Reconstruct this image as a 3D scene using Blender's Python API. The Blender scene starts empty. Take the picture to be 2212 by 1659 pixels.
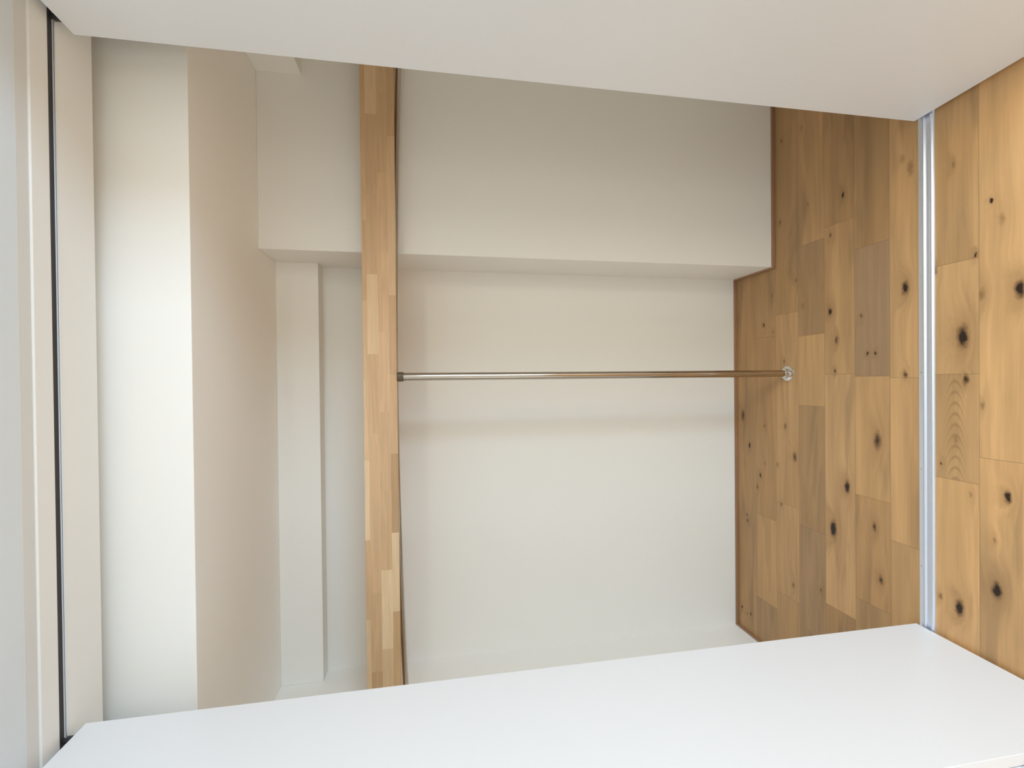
import bpy, bmesh, math, random
from mathutils import Vector, Matrix

# ---------------------------------------------------------------- camera, world, lights, exposure
scene = bpy.context.scene
COL = scene.collection
PITCH, YAW, ROLL = .1704, -.0076, .0117          # phone held upright, picture stored on its side
CAM_POS = Vector((-.01, -1.10, 1.3991))
FPX = 984.1134
cp, sp = math.cos(PITCH), math.sin(PITCH)
cy, sy = math.cos(YAW), math.sin(YAW)
cr, sr = math.cos(ROLL), math.sin(ROLL)
vx = Vector((cy, -sy, 0)); vy = Vector((sy, cy, 0)); vz = Vector((0, 0, 1))
fwd = vy * cp - vz * sp
upv = vz * cp + vy * sp
rgt = vx * cr - upv * sr
upr = vx * sr + upv * cr
cam_data = bpy.data.cameras.new('camera')
cam_data.sensor_fit = 'HORIZONTAL'
cam_data.sensor_width = 36.0
cam_data.lens = FPX * 36.0 / 2212.0
cam_data.clip_start = .02
cam = bpy.data.objects.new('camera', cam_data)
COL.objects.link(cam)
m = Matrix.Identity(4)
for r in range(3):
    m[r][0] = -upr[r]; m[r][1] = rgt[r]; m[r][2] = -fwd[r]; m[r][3] = CAM_POS[r]
cam.matrix_world = m
scene.camera = cam

scene.view_settings.view_transform = 'Standard'
scene.view_settings.look = 'None'
scene.view_settings.gamma = 1.0
scene.view_settings.use_curve_mapping = False
scene.view_settings.exposure = 0.13
try:
    scene.cycles.use_denoising = True
    scene.cycles.max_bounces = 10
    scene.cycles.diffuse_bounces = 8
    scene.cycles.sample_clamp_indirect = 6
    scene.cycles.adaptive_threshold = .02
except Exception:
    pass

world = bpy.data.worlds.new('world'); scene.world = world; world.use_nodes = True
bg = world.node_tree.nodes['Background']
bg.inputs[0].default_value = (.70, .85, 1.0, 1); bg.inputs[1].default_value = 0.0

def area(name, loc, target, w, h, power, color, spread=180):
    d = bpy.data.lights.new(name, 'AREA'); d.shape = 'RECTANGLE'; d.size = w; d.size_y = h
    d.energy = power; d.color = color; d.spread = math.radians(spread)
    o = bpy.data.objects.new(name, d); COL.objects.link(o); o.location = loc
    o.rotation_euler = (Vector(target) - Vector(loc)).to_track_quat('-Z', 'Y').to_euler()
    return o
# daylight entering by the glazed door behind and to the right of the camera
area('window_daylight', (2.02, -2.25, .82), (0, -2.15, .85), 1.3, 1.35, 72, (.62, .83, 1.05))
area('left_fill_light', (-1.86, -1.6, .60), (0, -1.6, .60), 1.0, 1.1, 7, (1.0, .93, .84))  # added fill from the left to lift the right door; no opening there
area('overhead_fill_light', (1.15, -1.6, 2.142), (1.15, -1.6, 0), .5, .5, 20, (1.0, .90, .66))  # added unseen fill from overhead to brighten the front floor, no fixture
# ---------------------------------------------------------------- helpers
def obj(name, bm, mat, parent=None, smooth=False):
    me = bpy.data.meshes.new(name)
    bmesh.ops.recalc_face_normals(bm, faces=bm.faces)
    bm.to_mesh(me); bm.free()
    if smooth:
        for p in me.polygons: p.use_smooth = True
        try: me.set_sharp_from_angle(angle=math.radians(40))
        except Exception: pass
    me.materials.append(mat)
    o = bpy.data.objects.new(name, me); COL.objects.link(o)
    if parent: o.parent = parent
    return o
def tag(o, label=None, cat=None, group=None, kind=None):
    if label: o['label'] = label
    if cat: o['category'] = cat
    if group: o['group'] = group
    if kind: o['kind'] = kind
    return o
def empty(name, loc=(0, 0, 0)):
    o = bpy.data.objects.new(name, None); COL.objects.link(o); o.location = loc; o.empty_display_size = .05
    return o
def box(bm, x0, x1, y0, y1, z0, z1, bevel=0.0):
    r = bmesh.ops.create_cube(bm, size=1)
    vs = r['verts']
    for v in vs:
        v.co = Vector(((x0 + x1) / 2 + v.co.x * (x1 - x0), (y0 + y1) / 2 + v.co.y * (y1 - y0), (z0 + z1) / 2 + v.co.z * (z1 - z0)))
    if bevel:
        es = list({e for v in vs for e in v.link_edges})
        bmesh.ops.bevel(bm, geom=es, offset=bevel, segments=2, affect='EDGES', profile=.5)
def boxes(name, lst, mat, parent=None, bevel=0.0):
    bm = bmesh.new()
    for b in lst: box(bm, *b, bevel=bevel)
    return obj(name, bm, mat, parent)
def lathe(bm, cx, cyy, prof, seg=48):
    rings = []
    for r, z in prof:
        rings.append([bm.verts.new((cx + r * math.cos(2 * math.pi * i / seg), cyy + r * math.sin(2 * math.pi * i / seg), z)) for i in range(seg)])
    for a, b in zip(rings, rings[1:]):
        for i in range(seg):
            bm.faces.new((a[i], a[(i + 1) % seg], b[(i + 1) % seg], b[i]))
    bm.faces.new(rings[0][::-1]); bm.faces.new(rings[-1])
def struct(name, lst, mat, bevel=0.0):
    return tag(boxes(name, lst, mat, None, bevel), kind='structure')

# ---------------------------------------------------------------- materials
def new_mat(name):
    mt = bpy.data.materials.new(name); mt.use_nodes = True
    nt = mt.node_tree; b = nt.nodes['Principled BSDF']
    return mt, nt, b
def N(nt, typ, **kw):
    n = nt.nodes.new(typ)
    for k, v in kw.items(): setattr(n, k, v)
    return n
def math_n(nt, op, a, b=None, clamp=False):
    n = nt.nodes.new('ShaderNodeMath'); n.operation = op; n.use_clamp = clamp
    for i, v in enumerate((a, b)):
        if v is None: continue
        if isinstance(v, (int, float)): n.inputs[i].default_value = v
        else: nt.links.new(v, n.inputs[i])
    return n.outputs[0]
def mix_c(nt, fac, a, b, mode='MIX'):
    n = nt.nodes.new('ShaderNodeMix'); n.data_type = 'RGBA'; n.blend_type = mode
    for sock, v in ((n.inputs[0], fac), (n.inputs[6], a), (n.inputs[7], b)):
        if isinstance(v, (int, float)): sock.default_value = v
        elif isinstance(v, tuple): sock.default_value = v if len(v) == 4 else (*v, 1)
        else: nt.links.new(v, sock)
    return n.outputs[2]
def ramp01(nt, val, a, b):
    n = nt.nodes.new('ShaderNodeMapRange'); n.interpolation_type = 'SMOOTHSTEP'
    nt.links.new(val, n.inputs[0]); n.inputs[1].default_value = a; n.inputs[2].default_value = b
    return n.outputs[0]
def paint(name, col, rough=.6, bump=.04, scale=420):
    mt, nt, b = new_mat(name)
    tc = N(nt, 'ShaderNodeTexCoord')
    n1 = N(nt, 'ShaderNodeTexNoise'); n1.inputs['Scale'].default_value = scale; n1.inputs['Detail'].default_value = 3
    nt.links.new(tc.outputs['Object'], n1.inputs['Vector'])
    n2 = N(nt, 'ShaderNodeTexNoise'); n2.inputs['Scale'].default_value = 2.3
    nt.links.new(tc.outputs['Object'], n2.inputs['Vector'])
    c = mix_c(nt, n2.outputs[0], tuple(x * .985 for x in col), tuple(min(1, x * 1.015) for x in col))
    nt.links.new(c, b.inputs['Base Color']); b.inputs['Roughness'].default_value = rough
    bp = N(nt, 'ShaderNodeBump'); bp.inputs['Strength'].default_value = bump; bp.inputs['Distance'].default_value = .0006
    nt.links.new(n1.outputs[0], bp.inputs['Height']); nt.links.new(bp.outputs[0], b.inputs['Normal'])
    return mt
WALL = paint('wall_paint', (.868, .850, .800))
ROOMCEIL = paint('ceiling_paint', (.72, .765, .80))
DOOR = paint('door_paint', (.83, .84, .86), rough=.38, bump=.015, scale=200)
CASING = paint('casing_paint', (.84, .825, .79), rough=.45)
STRIP = paint('strip_paint', (.70, .69, .665), rough=.5)
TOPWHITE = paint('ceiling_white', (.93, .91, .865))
def metal(name, col, rough, aniso=0):
    mt, nt, b = new_mat(name)
    tc = N(nt, 'ShaderNodeTexCoord'); mp = N(nt, 'ShaderNodeMapping'); mp.inputs['Scale'].default_value = (2, 300, 300)
    n1 = N(nt, 'ShaderNodeTexNoise'); n1.inputs['Scale'].default_value = 3
    nt.links.new(tc.outputs['Object'], mp.inputs[0]); nt.links.new(mp.outputs[0], n1.inputs['Vector'])
    r = math_n(nt, 'ADD', math_n(nt, 'MULTIPLY', n1.outputs[0], .08), rough - .04)
    nt.links.new(r, b.inputs['Roughness'])
    b.inputs['Base Color'].default_value = (*col, 1); b.inputs['Metallic'].default_value = 1
    return mt
STEEL = metal('brushed_steel', (.50, .44, .38), .12)
CHROME = metal('chrome', (.78, .80, .82), .12)
ALU = metal('anodised_aluminium', (.80, .87, 1.0), .38)
mt, nt, b = new_mat('black_track'); BLACK = mt
n1 = N(nt, 'ShaderNodeTexNoise'); n1.inputs['Scale'].default_value = 60
c = mix_c(nt, n1.outputs[0], (.030, .026, .026), (.05, .045, .045)); nt.links.new(c, b.inputs['Base Color']); b.inputs['Roughness'].default_value = .5
mt, nt, b = new_mat('brown_plastic'); BROWN = mt
n1 = N(nt, 'ShaderNodeTexNoise'); n1.inputs['Scale'].default_value = 60
c = mix_c(nt, n1.outputs[0], (.10, .065, .035), (.12, .08, .045)); nt.links.new(c, b.inputs['Base Color']); b.inputs['Roughness'].default_value = .45

def strip_wood(name, cols, row_h, length, rough=.45, along='x', seed=0.0):
    """edge-glued wood: rows of staves with staggered butt joints, each stave of its own tone, grain along X"""
    mt, nt, b = new_mat(name)
    tc = N(nt, 'ShaderNodeTexCoord'); sep = N(nt, 'ShaderNodeSeparateXYZ'); nt.links.new(tc.outputs['Object'], sep.inputs[0])
    if along == 'x': u, v, w = sep.outputs[0], sep.outputs[2], sep.outputs[1]
    else: u, v, w = sep.outputs[1], sep.outputs[2], sep.outputs[0]
    vv = math_n(nt, 'DIVIDE', math_n(nt, 'ADD', v, math_n(nt, 'MULTIPLY', w, .9)), row_h)
    row = math_n(nt, 'FLOOR', math_n(nt, 'ADD', vv, 50 + seed))
    wn = N(nt, 'ShaderNodeTexWhiteNoise', noise_dimensions='1D'); nt.links.new(row, wn.inputs['W'])
    uu = math_n(nt, 'ADD', math_n(nt, 'DIVIDE', u, length), math_n(nt, 'MULTIPLY', wn.outputs[0], 7.3))
    colu = math_n(nt, 'FLOOR', uu)
    cmb = N(nt, 'ShaderNodeCombineXYZ'); nt.links.new(colu, cmb.inputs[0]); nt.links.new(row, cmb.inputs[1])
    w2 = N(nt, 'ShaderNodeTexWhiteNoise', noise_dimensions='2D'); nt.links.new(cmb.outputs[0], w2.inputs['Vector'])
    cr_ = N(nt, 'ShaderNodeValToRGB'); cr_.color_ramp.interpolation = 'LINEAR'
    els = cr_.color_ramp.elements
    for i, cc in enumerate(cols):
        p = i / (len(cols) - 1)
        e = els[i] if i < 2 else els.new(p)
        e.position = p; e.color = (*cc, 1)
    nt.links.new(w2.outputs[0], cr_.inputs[0])
    g = N(nt, 'ShaderNodeCombineXYZ')
    nt.links.new(math_n(nt, 'MULTIPLY', u, 5), g.inputs[0]); nt.links.new(math_n(nt, 'MULTIPLY', v, 95), g.inputs[1])
    nt.links.new(math_n(nt, 'ADD', math_n(nt, 'MULTIPLY', w, 60), math_n(nt, 'MULTIPLY', w2.outputs[0], 40)), g.inputs[2])
    gn = N(nt, 'ShaderNodeTexNoise'); gn.inputs['Scale'].default_value = 1; gn.inputs['Detail'].default_value = 4; gn.inputs['Distortion'].default_value = .8
    nt.links.new(g.outputs[0], gn.inputs['Vector'])
    k = math_n(nt, 'ADD', .78, math_n(nt, 'MULTIPLY', gn.outputs[0], .44))
    c = mix_c(nt, 1.0, cr_.outputs[0], k, 'MULTIPLY')
    nt.links.new(c, b.inputs['Base Color']); b.inputs['Roughness'].default_value = rough
    return mt
SHELF = strip_wood('laminated_shelf_wood', [(.48, .30, .155), (.68, .45, .26), (.58, .37, .195), (.80, .59, .37)], .036, .27, seed=.35)
TRIMWOOD = strip_wood('baseboard_wood', [(.30, .16, .09), (.36, .20, .11), (.33, .18, .10)], .5, .9)

# ---- floor wood: boards carry their own grain and knots, and a tone with room light painted in
KNOTS = [(0.947,0.536,0.007,0.004,0.8),(0.622,0.548,0.007,0.004,0.8),(0.639,0.408,0.012,0.006,0.4),(0.496,0.31,0.012,0.006,0.7),(0.371,0.466,0.012,0.006,0.5),(0.942,0.435,0.012,0.006,0.4),(0.619,0.26,0.012,0.006,1),(0.256,0.05,0.022,0.011,1),(0.608,0.033,0.032,0.014,0.4),(0.645,0.056,0.022,0.011,0.35),(0.217,0.644,0.012,0.006,0.8),(0.18,0.591,0.007,0.004,0.7),(0.334,0.597,0.012,0.006,0.5),(0.225,0.313,0.016,0.008,1),(0.056,0.53,0.007,0.004,0.7),(-0.205,0.527,0.016,0.008,0.6),(-0.313,0.739,0.012,0.006,1),(-0.322,0.478,0.022,0.011,0.7),(-0.216,0.643,0.007,0.004,0.7),(-0.182,0.782,0.032,0.014,0.7),(-0.377,0.644,0.007,0.004,0.6),(-0.37,0.569,0.007,0.004,0.6),(0.265,0.435,0.022,0.011,0.35),(0.122,0.287,0.016,0.008,0.7),(0.011,0.295,0.007,0.004,0.8),(0.191,0.192,0.012,0.006,0.6),(0.066,0.171,0.007,0.004,1),(0.066,0.144,0.007,0.004,0.8),(-0.005,0.05,0.012,0.006,0.7),(-0.216,0.139,0.032,0.014,0.75),(-0.434,0.67,0.012,0.006,0.9),(-0.488,0.69,0.012,0.006,0.7),(-0.632,0.758,0.007,0.004,0.8),(-0.656,0.755,0.007,0.004,0.8),(-0.53,0.55,0.007,0.004,0.7),(-0.834,0.489,0.016,0.008,0.5),(-0.794,0.357,0.007,0.004,0.9),(-1.072,0.797,0.007,0.004,1),(-1.072,0.738,0.012,0.006,0.7),(-1.082,0.762,0.007,0.004,0.6),(-0.986,0.402,0.012,0.006,0.5),(-0.388,0.248,0.022,0.011,1),(-0.55,0.304,0.032,0.014,1),(-0.496,0.15,0.016,0.008,0.75),(-0.658,0.128,0.016,0.008,0.75),(0.433,-0.166,0.007,0.004,1),(0.565,-0.078,0.012,0.006,0.4),(0.381,-0.187,0.022,0.011,0.35),(0.199,-0.222,0.022,0.011,1),(0.095,-0.101,0.032,0.014,1),(0.305,-0.13,0.007,0.004,0.8),(0.287,-0.033,0.012,0.006,0.6),(0.2,-0.143,0.022,0.011,0.45),(-0.021,-0.108,0.016,0.008,0.75),(-0.184,-0.084,0.016,0.008,0.35),(-0.255,-0.047,0.007,0.004,0.7),(-0.087,-0.144,0.012,0.006,0.4),(-0.312,-0.197,0.016,0.008,1),(-0.554,-0.175,0.022,0.011,1),(-0.64,-0.091,0.022,0.011,1),(-0.63,-0.044,0.012,0.006,0.5),(-0.328,-0.118,0.012,0.006,0.35),(-0.428,-0.17,0.012,0.006,0.4)]
def floor_wood(knots, arched=False):
    mt, nt, b = new_mat('oak_floorboards')
    at = N(nt, 'ShaderNodeAttribute', attribute_name='tone')
    uv1 = N(nt, 'ShaderNodeUVMap', uv_map='from_start'); uv2 = N(nt, 'ShaderNodeUVMap', uv_map='from_end')
    s1 = N(nt, 'ShaderNodeSeparateXYZ'); s2 = N(nt, 'ShaderNodeSeparateXYZ')
    nt.links.new(uv1.outputs[0], s1.inputs[0]); nt.links.new(uv2.outputs[0], s2.inputs[0])
    edge = math_n(nt, 'MINIMUM', math_n(nt, 'MINIMUM', s1.outputs[0], s1.outputs[1]), math_n(nt, 'MINIMUM', s2.outputs[0], s2.outputs[1]))
    tc = N(nt, 'ShaderNodeTexCoord')
    # knots
    wob = N(nt, 'ShaderNodeTexNoise'); wob.inputs['Scale'].default_value = 70; wob.inputs['Detail'].default_value = 2
    nt.links.new(tc.outputs['Object'], wob.inputs['Vector'])
    vm = N(nt, 'ShaderNodeVectorMath', operation='MULTIPLY_ADD'); nt.links.new(wob.outputs['Color'], vm.inputs[0])
    vm.inputs[1].default_value = (.020, .010, 0)
    vb = N(nt, 'ShaderNodeVectorMath', operation='SUBTRACT'); nt.links.new(tc.outputs['Object'], vb.inputs[0]); vb.inputs[1].default_value = (.010, .005, 0)
    nt.links.new(vb.outputs[0], vm.inputs[2])
    flat = N(nt, 'ShaderNodeVectorMath', operation='MULTIPLY'); nt.links.new(vm.outputs[0], flat.inputs[0]); flat.inputs[1].default_value = (1, 1, 0)
    dark = None; near = None
    for (kx, ky, ka, kb, kw) in knots:
        s = N(nt, 'ShaderNodeVectorMath', operation='SUBTRACT'); nt.links.new(flat.outputs[0], s.inputs[0]); s.inputs[1].default_value = (kx, ky, 0)
        q = N(nt, 'ShaderNodeVectorMath', operation='MULTIPLY'); nt.links.new(s.outputs[0], q.inputs[0]); q.inputs[1].default_value = (1 / ka, 1 / kb, 0)
        l = N(nt, 'ShaderNodeVectorMath', operation='DOT_PRODUCT'); nt.links.new(q.outputs[0], l.inputs[0]); nt.links.new(q.outputs[0], l.inputs[1])
        # exp(-d2) * weight : dark heart;  wide halo from the same falloff
        e1 = math_n(nt, 'MULTIPLY', math_n(nt, 'EXPONENT', math_n(nt, 'MULTIPLY', l.outputs['Value'], -1.1)), kw)
        dark = e1 if dark is None else math_n(nt, 'MAXIMUM', dark, e1)
        e2 = math_n(nt, 'MULTIPLY', math_n(nt, 'EXPONENT', math_n(nt, 'MULTIPLY', l.outputs['Value'], -.16)), kw)
        near = e2 if near is None else math_n(nt, 'MAXIMUM', near, e2)
    # grain
    sp_ = N(nt, 'ShaderNodeSeparateXYZ'); nt.links.new(tc.outputs['Object'], sp_.inputs[0])
    off = math_n(nt, 'MULTIPLY', at.outputs['Alpha'], 37.0)
    def grain(fx, fy, dist, detail, oz=0, warp=0.0):
        g = N(nt, 'ShaderNodeCombineXYZ')
        nt.links.new(math_n(nt, 'MULTIPLY', sp_.outputs[0], fx), g.inputs[0])
        yy = math_n(nt, 'MULTIPLY', sp_.outputs[1], fy)
        if warp and near is not None: yy = math_n(nt, 'ADD', yy, math_n(nt, 'MULTIPLY', near, warp))
        nt.links.new(yy, g.inputs[1])
        nt.links.new(math_n(nt, 'ADD', off, oz), g.inputs[2])
        n = N(nt, 'ShaderNodeTexNoise'); n.inputs['Scale'].default_value = 1; n.inputs['Detail'].default_value = detail; n.inputs['Distortion'].default_value = dist
        nt.links.new(g.outputs[0], n.inputs['Vector']); return n.outputs[0]
    g1 = grain(1.6, 26, .9, 3, 0, 1.5); g2 = grain(6, 150, .3, 3, 5, 2.0); g3 = grain(1.1, 9, .5, 2, 9)
    k = math_n(nt, 'ADD', .30, math_n(nt, 'ADD', math_n(nt, 'MULTIPLY', g1, .62), math_n(nt, 'ADD', math_n(nt, 'MULTIPLY', g2, .22), math_n(nt, 'MULTIPLY', g3, .60))))
    c = mix_c(nt, 1.0, at.outputs['Color'], k, 'MULTIPLY')
    if arched:
        # arched grain of the flat-sawn board in front of the track
        dy = math_n(nt, 'ADD', sp_.outputs[1], .083)
        dy2 = math_n(nt, 'MULTIPLY', dy, dy)
        ph = math_n(nt, 'ADD', math_n(nt, 'MULTIPLY', sp_.outputs[0], 215), math_n(nt, 'ADD', math_n(nt, 'MULTIPLY', dy2, 15000), math_n(nt, 'MULTIPLY', g3, 16)))
        arc = ramp01(nt, math_n(nt, 'SINE', ph), .1, 1.0)
        msk = math_n(nt, 'MULTIPLY', math_n(nt, 'EXPONENT', math_n(nt, 'MULTIPLY', dy2, -2300)),
                     math_n(nt, 'MULTIPLY', math_n(nt, 'GREATER_THAN', sp_.outputs[0], -.294), math_n(nt, 'LESS_THAN', sp_.outputs[0], -.005)))
        msk = math_n(nt, 'MULTIPLY', msk, math_n(nt, 'MULTIPLY', math_n(nt, 'GREATER_THAN', sp_.outputs[1], -.138), math_n(nt, 'LESS_THAN', sp_.outputs[1], -.023)))
        c = mix_c(nt, math_n(nt, 'MULTIPLY', math_n(nt, 'MULTIPLY', arc, msk), .38), c, (.22, .12, .05))
    # reddish heartwood streaks
    c = mix_c(nt, math_n(nt, 'MULTIPLY', ramp01(nt, grain(2.2, 14, .8, 3, 17), .55, .74), .38), c, (.20, .135, .075))
    st = ramp01(nt, g3, .56, .70)
    c = mix_c(nt, math_n(nt, 'MULTIPLY', st, .30), c, (.24, .13, .06))
    if near is not None:
        c = mix_c(nt, math_n(nt, 'MULTIPLY', near, .35), c, (.23, .12, .045))
        c = mix_c(nt, math_n(nt, 'MULTIPLY', ramp01(nt, dark, .10, .50), .62), c, (.15, .070, .028))
        c = mix_c(nt, math_n(nt, 'MULTIPLY', ramp01(nt, dark, .42, .80), .96), c, (.014, .009, .007))
    seam = math_n(nt, 'SUBTRACT', 1.0, ramp01(nt, edge, .0004, .0016))
    c = mix_c(nt, math_n(nt, 'MULTIPLY', seam, .30), c, (.08, .05, .025))
    nt.links.new(c, b.inputs['Base Color'])
    b.inputs['Roughness'].default_value = .42
    b.inputs['Specular IOR Level'].default_value = .4
    bp = N(nt, 'ShaderNodeBump'); bp.inputs['Strength'].default_value = .25; bp.inputs['Distance'].default_value = .0006
    nt.links.new(math_n(nt, 'SUBTRACT', g2, seam), bp.inputs['Height']); nt.links.new(bp.outputs[0], b.inputs['Normal'])
    return mt

# ---------------------------------------------------------------- dimensions
XL, XR = -.7335, .7316          # inner faces of the folded doors at the track
YD = .012                       # rear edge of the doors
WL, WR = -1.166, 1.20           # side walls of the closet
YB, YP = .824 + .002, .583      # back wall, face of the pillar
XP = .450                       # left face of the pillar
CEIL = 1.984                    # closet ceiling
HEAD = 2.157                    # underside of the door head
RX0, RX1, RY0, RH = -1.9, 2.1, -3.5, 2.40   # the room in front

# ---------------------------------------------------------------- floor
random.seed(4)
rowsY = [.937, .817, .697, .577, .457, .337, .217, .097, -.023, -.138, -.258]
y = -.258
while y > RY0 - .1: y -= .12; rowsY.append(y)
X0, X1 = RX0 - .1, RX1 + .1
joints = {1: [], 2: [.164, -.607, -.973], 3: [.248, -.522, -.894], 4: [.495, .15, -.117, -.583], 5: [.529, .001, -.832],
          6: [.417, -.008, -.405, -.754], 7: [-.014, -.519], 8: [.298, -.005, -.294], 9: [-.223]}
# board tones left of / between the joints, from right to left: brightness, warmth (+ red, - grey)
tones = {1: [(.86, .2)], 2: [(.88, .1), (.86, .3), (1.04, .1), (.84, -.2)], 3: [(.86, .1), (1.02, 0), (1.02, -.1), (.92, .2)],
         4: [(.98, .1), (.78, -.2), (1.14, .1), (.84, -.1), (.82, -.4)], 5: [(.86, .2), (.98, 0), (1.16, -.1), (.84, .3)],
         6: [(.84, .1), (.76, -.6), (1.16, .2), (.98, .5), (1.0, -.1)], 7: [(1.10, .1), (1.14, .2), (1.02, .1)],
         8: [(1.02, .1), (1.12, 0), (1.06, 0), (1.22, .2)], 9: [(1.26, .1), (1.22, .2)]}  # own tones, lightened further to paint in the brighter light before the track
BASE = (.52, .315, .145)
bm = bmesh.new()
l1 = bm.loops.layers.uv.new('from_start'); l2 = bm.loops.layers.uv.new('from_end')
lc = bm.loops.layers.float_color.new('tone')
FMATS = [floor_wood([])]
row_mat = {}
for i in range(1, 10):
    ks = [k_ for k_ in KNOTS if rowsY[i + 1] <= k_[1] < rowsY[i]]
    FMATS.append(floor_wood(ks, arched=(i == 8))); row_mat[i] = len(FMATS) - 1
for i, (ya, yb_) in enumerate(zip(rowsY, rowsY[1:])):
    if i in joints: js = [X1] + joints[i] + [X0]; tn = tones[i]
    else:
        js = [X1]; x = X1 - random.uniform(.2, .9)
        while x > X0 + .15: js.append(x); x -= random.uniform(.35, .95)
        js.append(X0); tn = [(random.uniform(.82, 1.15), random.uniform(-.3, .3)) for _ in js]
    for j, (xb_, xa) in enumerate(zip(js, js[1:])):
        t, wm = tn[min(j, len(tn) - 1)]
        if i < 7: t *= .95  # closet rows darkened: shade of the closet painted into the board colour
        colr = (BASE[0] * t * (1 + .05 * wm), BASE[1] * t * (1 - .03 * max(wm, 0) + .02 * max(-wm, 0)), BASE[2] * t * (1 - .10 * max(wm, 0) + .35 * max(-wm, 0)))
        y0, y1 = yb_, ya
        vs = [bm.verts.new(p) for p in ((xa, y0, 0), (xb_, y0, 0), (xb_, y1, 0), (xa, y1, 0))]
        f = bm.faces.new(vs); rnd = random.random(); f.material_index = row_mat.get(i, 0)
        for lp in f.loops:
            co = lp.vert.co
            lp[l1].uv = (co.x - xa, co.y - y0); lp[l2].uv = (xb_ - co.x, y1 - co.y)
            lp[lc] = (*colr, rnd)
bmesh.ops.remove_doubles(bm, verts=bm.verts, dist=1e-6)
ymin, ymax = rowsY[-1], rowsY[0]
vs = [bm.verts.new(p) for p in ((X0, ymin, -.05), (X0, ymax, -.05), (X1, ymax, -.05), (X1, ymin, -.05))]
bm.faces.new(vs)
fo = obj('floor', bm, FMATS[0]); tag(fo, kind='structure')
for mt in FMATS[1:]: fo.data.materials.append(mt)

# ---------------------------------------------------------------- closet shell
T = .10
struct('wall_back', [(WL - T, WR + T, YB, YB + T, 0, RH)], WALL)
struct('wall_left', [(WL - T, WL, .09, YB, 0, RH)], WALL)
struct('wall_right', [(WR, WR + T, .09, YB, 0, RH)], WALL)
struct('wall_right_pillar', [(XP, WR, YP, YB, 0, CEIL)], WALL, .0015)
struct('ceiling', [(WL, WR, .138, YB, CEIL, RH)], TOPWHITE, .0015)
BEAM_Y = .752
bm = bmesh.new(); box(bm, WL, XP, BEAM_Y, YB, 1.831, CEIL, .0015)
tag(obj('ceiling_beam', bm, WALL), kind='structure')
bm = bmesh.new(); box(bm, 1.054, WR, .138, YP, 1.837, CEIL, .0015)
tag(obj('ceiling_beam', bm, WALL), kind='structure')

# wood baseboards
BH, BT = .013, .007
struct('baseboard_back', [(WL, XP, YB - BT, YB, 0, BH)], TRIMWOOD, .0012)
struct('baseboard_left', [(WL, WL + BT, .09, YB - BT, 0, BH)], TRIMWOOD, .0012)
struct('baseboard_pillar', [(XP - BT, WR, YP - BT, YP, 0, BH), (XP - BT, XP, YP, YB - BT, 0, BH)], TRIMWOOD, .0012)
struct('baseboard_right', [(WR - BT, WR, .09, YP - BT, 0, BH)], TRIMWOOD, .0012)

# ---------------------------------------------------------------- front wall, head and casing
JL, JR = -.797, .797
GY0, GY1 = -.034, -.018         # the slot of the top track
struct('wall_front', [(RX0, JL, -.07, .09, 0, RH), (JR, RX1, -.07, .09, 0, RH), (JL, JR, GY0 - .03, .09, HEAD + .03, RH)], WALL)
struct('trim_1', [(JL, JR, -.077, GY0, HEAD, HEAD + .03), (JL, JR, GY1, .088, HEAD, HEAD + .03)], CASING, .001)
struct('trim_2', [(JL, JR, -.106, -.077, HEAD + .004, HEAD + .03)], STRIP, .001)

# ---------------------------------------------------------------- the room in front
struct('wall_room_left', [(RX0 - T, RX0, RY0, -.07, 0, RH)], WALL)
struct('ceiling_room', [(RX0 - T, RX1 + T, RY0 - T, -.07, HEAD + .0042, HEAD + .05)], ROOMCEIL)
struct('ceiling_closet_top', [(WL - T, WR + T, -.07, YB + T, RH, RH + .05)], WALL)
struct('wall_room_back', [(RX0 - T, RX1 + T, RY0 - T, RY0, 0, RH)], WALL)
struct('wall_room_right', [(RX1, RX1 + T, RY0, -2.95, 0, RH), (RX1, RX1 + T, -1.55, -.07, 0, RH), (RX1, RX1 + T, -2.95, -1.55, 0, .1), (RX1, RX1 + T, -2.95, -1.55, 1.5, RH)], WALL)

# ---------------------------------------------------------------- folding doors, each two leaves folded flat
def folding_door(name, side, x, splay, group=None):
    root = empty(name, (x, YD, 0)); tag(root, kind='structure')
    zb, zt, w, th = .012, 2.141, .412, .024
    root.rotation_euler = (0, 0, splay)
    for k_ in (0, 1):
        xa = side * (k_ * (th + .004)); xb = xa + side * th
        boxes('door_leaf', [(min(xa, xb), max(xa, xb), -w, 0, zb, zt + .014 * k_)], DOOR, root, .0012)  # hidden outer leaf made taller to stop light leaking over the door
    for hz in (.25, 1.08, 1.92):
        bm = bmesh.new(); lathe(bm, side * (th + .002), -w - .004, [(.0035, hz - .03), (.0035, hz + .03)], 16)
        obj('hinge', bm, CHROME, root, True)
    bm = bmesh.new(); lathe(bm, side * th / 2, -.028, [(.007, zt), (.007, HEAD + .006)], 20)
    obj('guide_pin', bm, BLACK, root, True)
    return root
folding_door('door_1', -1, XL, -.0288)
folding_door('door_2', 1, XR, .0496)

# ---------------------------------------------------------------- top and bottom tracks
root = empty('ceiling_track', (0, (GY0 + GY1) / 2, HEAD))
tag(root, 'dark narrow sliding track let into the head of the closet opening', 'track')
hy = (GY1 - GY0) / 2
boxes('channel', [(JL + .002, JR - .002, -hy + .0002, hy - .0002, .0035, .028)], BLACK, root)
boxes('lip', [(JL + .002, JR - .002, hy - .0014, hy + .0012, -.0012, -.0001)], ALU, root)
root['label'] = 'dark narrow door track let into the head of the closet opening'

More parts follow.
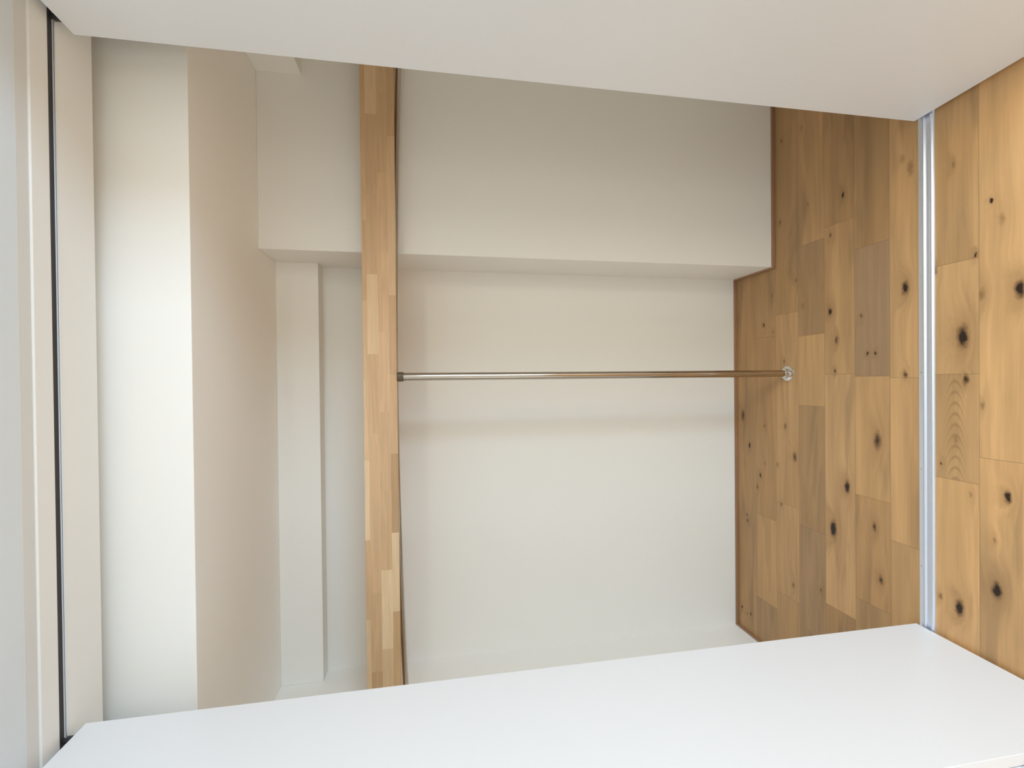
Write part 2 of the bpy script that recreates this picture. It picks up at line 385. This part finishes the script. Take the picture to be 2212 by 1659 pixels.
root = empty('floor_track', (0, -.012, 0))
tag(root, 'silver aluminium door track screwed across the wooden floor', 'track')
bm = bmesh.new()                # extruded profile: low flat flange, two rounded ribs with a groove between
prof = [(.022, 0), (.022, .0016), (.010, .0022), (.008, .0050), (.005, .0062), (.002, .0050), (.000, .0020), (-.008, .0020),
        (-.010, .0052), (-.0135, .0074), (-.0175, .0072), (-.0205, .0045), (-.0215, 0)]
ra = [bm.verts.new((-.78, y_, z_)) for y_, z_ in prof]; rb = [bm.verts.new((.78, y_, z_)) for y_, z_ in prof]
for i in range(len(prof)):
    j = (i + 1) % len(prof); bm.faces.new((ra[i], ra[j], rb[j], rb[i]))
bm.faces.new(ra[::-1]); bm.faces.new(rb)
obj('rail', bm, ALU, root, True)
for sx in (.56, .28, 0, -.28, -.563):
    bm = bmesh.new(); lathe(bm, sx, .016, [(.0028, .001), (.0028, .0024), (.0015, .0030)], 16)
    obj('screw', bm, CHROME, root, True)

# ---------------------------------------------------------------- shelf (thick laminated board, a touch crowned at the back)
SX0, SX1 = WL + .001, WR - .001
SF, SZ0, SZ1 = .499, 1.522, 1.633
root = empty('closet_shelf', (0, SF, SZ0))
tag(root, 'thick light laminated wood shelf across the closet', 'shelf')
FT = .024
bm = bmesh.new(); box(bm, SX0, SX1, 0, FT, 0, SZ1 - SZ0, .0015)
obj('front_board', bm, SHELF, root)
bm = bmesh.new()
n = 40; secs = []
for i in range(n + 1):
    x = SX0 + (SX1 - SX0) * i / n
    crown = .024 * max(0, 1 - (abs(x) / 1.15) ** 2)
    yb_ = (YB if x < XP - .001 else YP) - .001 - SF
    secs.append((x, crown, yb_))
def sec(x, crown, yb_):
    return [bm.verts.new((x, FT, .004 + crown)), bm.verts.new((x, yb_, .002 + crown)), bm.verts.new((x, yb_, .110)), bm.verts.new((x, FT, .110))]
def run(lst):
    rr = [sec(*s_) for s_ in lst]
    for a, b_ in zip(rr, rr[1:]):
        for i in range(4):
            bm.faces.new((a[i], a[(i + 1) % 4], b_[(i + 1) % 4], b_[i]))
    bm.faces.new(rr[0][::-1]); bm.faces.new(rr[-1])
run([s_ for s_ in secs if s_[0] < XP] + [(XP - .0015, .024 * (1 - (XP / 1.15) ** 2), YB - .001 - SF)])
run([(XP - .001, .024 * (1 - (XP / 1.15) ** 2), YP - .001 - SF)] + [s_ for s_ in secs if s_[0] >= XP])
obj('board', bm, SHELF, root)

# ---------------------------------------------------------------- hanging rod, bowed up in the middle where the post carries it
root = empty('hanging_rod', (0, .55, 1.50))
tag(root, 'thin brushed steel hanging rod running right under the shelf', 'rod')
RR = .0095
def rod_z(x): return 1.497 + RR + .024 * (1 - (x / 1.13) ** 2)
bm = bmesh.new(); n = 64; seg = 24; rings = []
for i in range(n + 1):
    x = (WL + .006) + (WR - WL - .012) * i / n
    z = rod_z(x) - 1.50
    rings.append([bm.verts.new((x, RR * math.cos(2 * math.pi * k_ / seg), z + RR * math.sin(2 * math.pi * k_ / seg))) for k_ in range(seg)])
for a, b_ in zip(rings, rings[1:]):
    for i in range(seg): bm.faces.new((a[i], a[(i + 1) % seg], b_[(i + 1) % seg], b_[i]))
bm.faces.new(rings[0][::-1]); bm.faces.new(rings[-1])
obj('tube', bm, STEEL, root, True)
for sx, ex in ((WL, WL + .012), (WR, WR - .012)):
    bm = bmesh.new(); z = rod_z(sx) - 1.50; rs = []
    for xx, r in ((sx + (.0005 if ex > sx else -.0005), .016), (ex, .015)):
        rs.append([bm.verts.new((xx, r * math.cos(2 * math.pi * k_ / 24), z + r * math.sin(2 * math.pi * k_ / 24))) for k_ in range(24)])
    for i in range(24): bm.faces.new((rs[0][i], rs[0][(i + 1) % 24], rs[1][(i + 1) % 24], rs[1][i]))
    bm.faces.new(rs[0][::-1]); bm.faces.new(rs[1])
    obj('end_socket', bm, CHROME, root, True)

# ---------------------------------------------------------------- support post
PX, PY = .007, .508
root = empty('support_post', (PX, PY, 0))
tag(root, 'slim upright steel post from the floor to the shelf', 'post')
PR = .0136; PT = 1.5205
bm = bmesh.new(); lathe(bm, 0, 0, [(PR, .004), (PR, PT - .002)], 48); obj('pole', bm, STEEL, root, True)
bm = bmesh.new(); lathe(bm, 0, 0, [(.0300, 0), (.0305, .003), (.0295, .006), (.021, .009), (.0185, .011), (.0178, .022), (.0150, .0235)], 48); obj('base_flange', bm, CHROME, root, True)
bm = bmesh.new(); lathe(bm, 0, 0, [(.0150, PT - .020), (.0165, PT - .017), (.0165, PT)], 48); obj('top_cap', bm, BROWN, root, True)
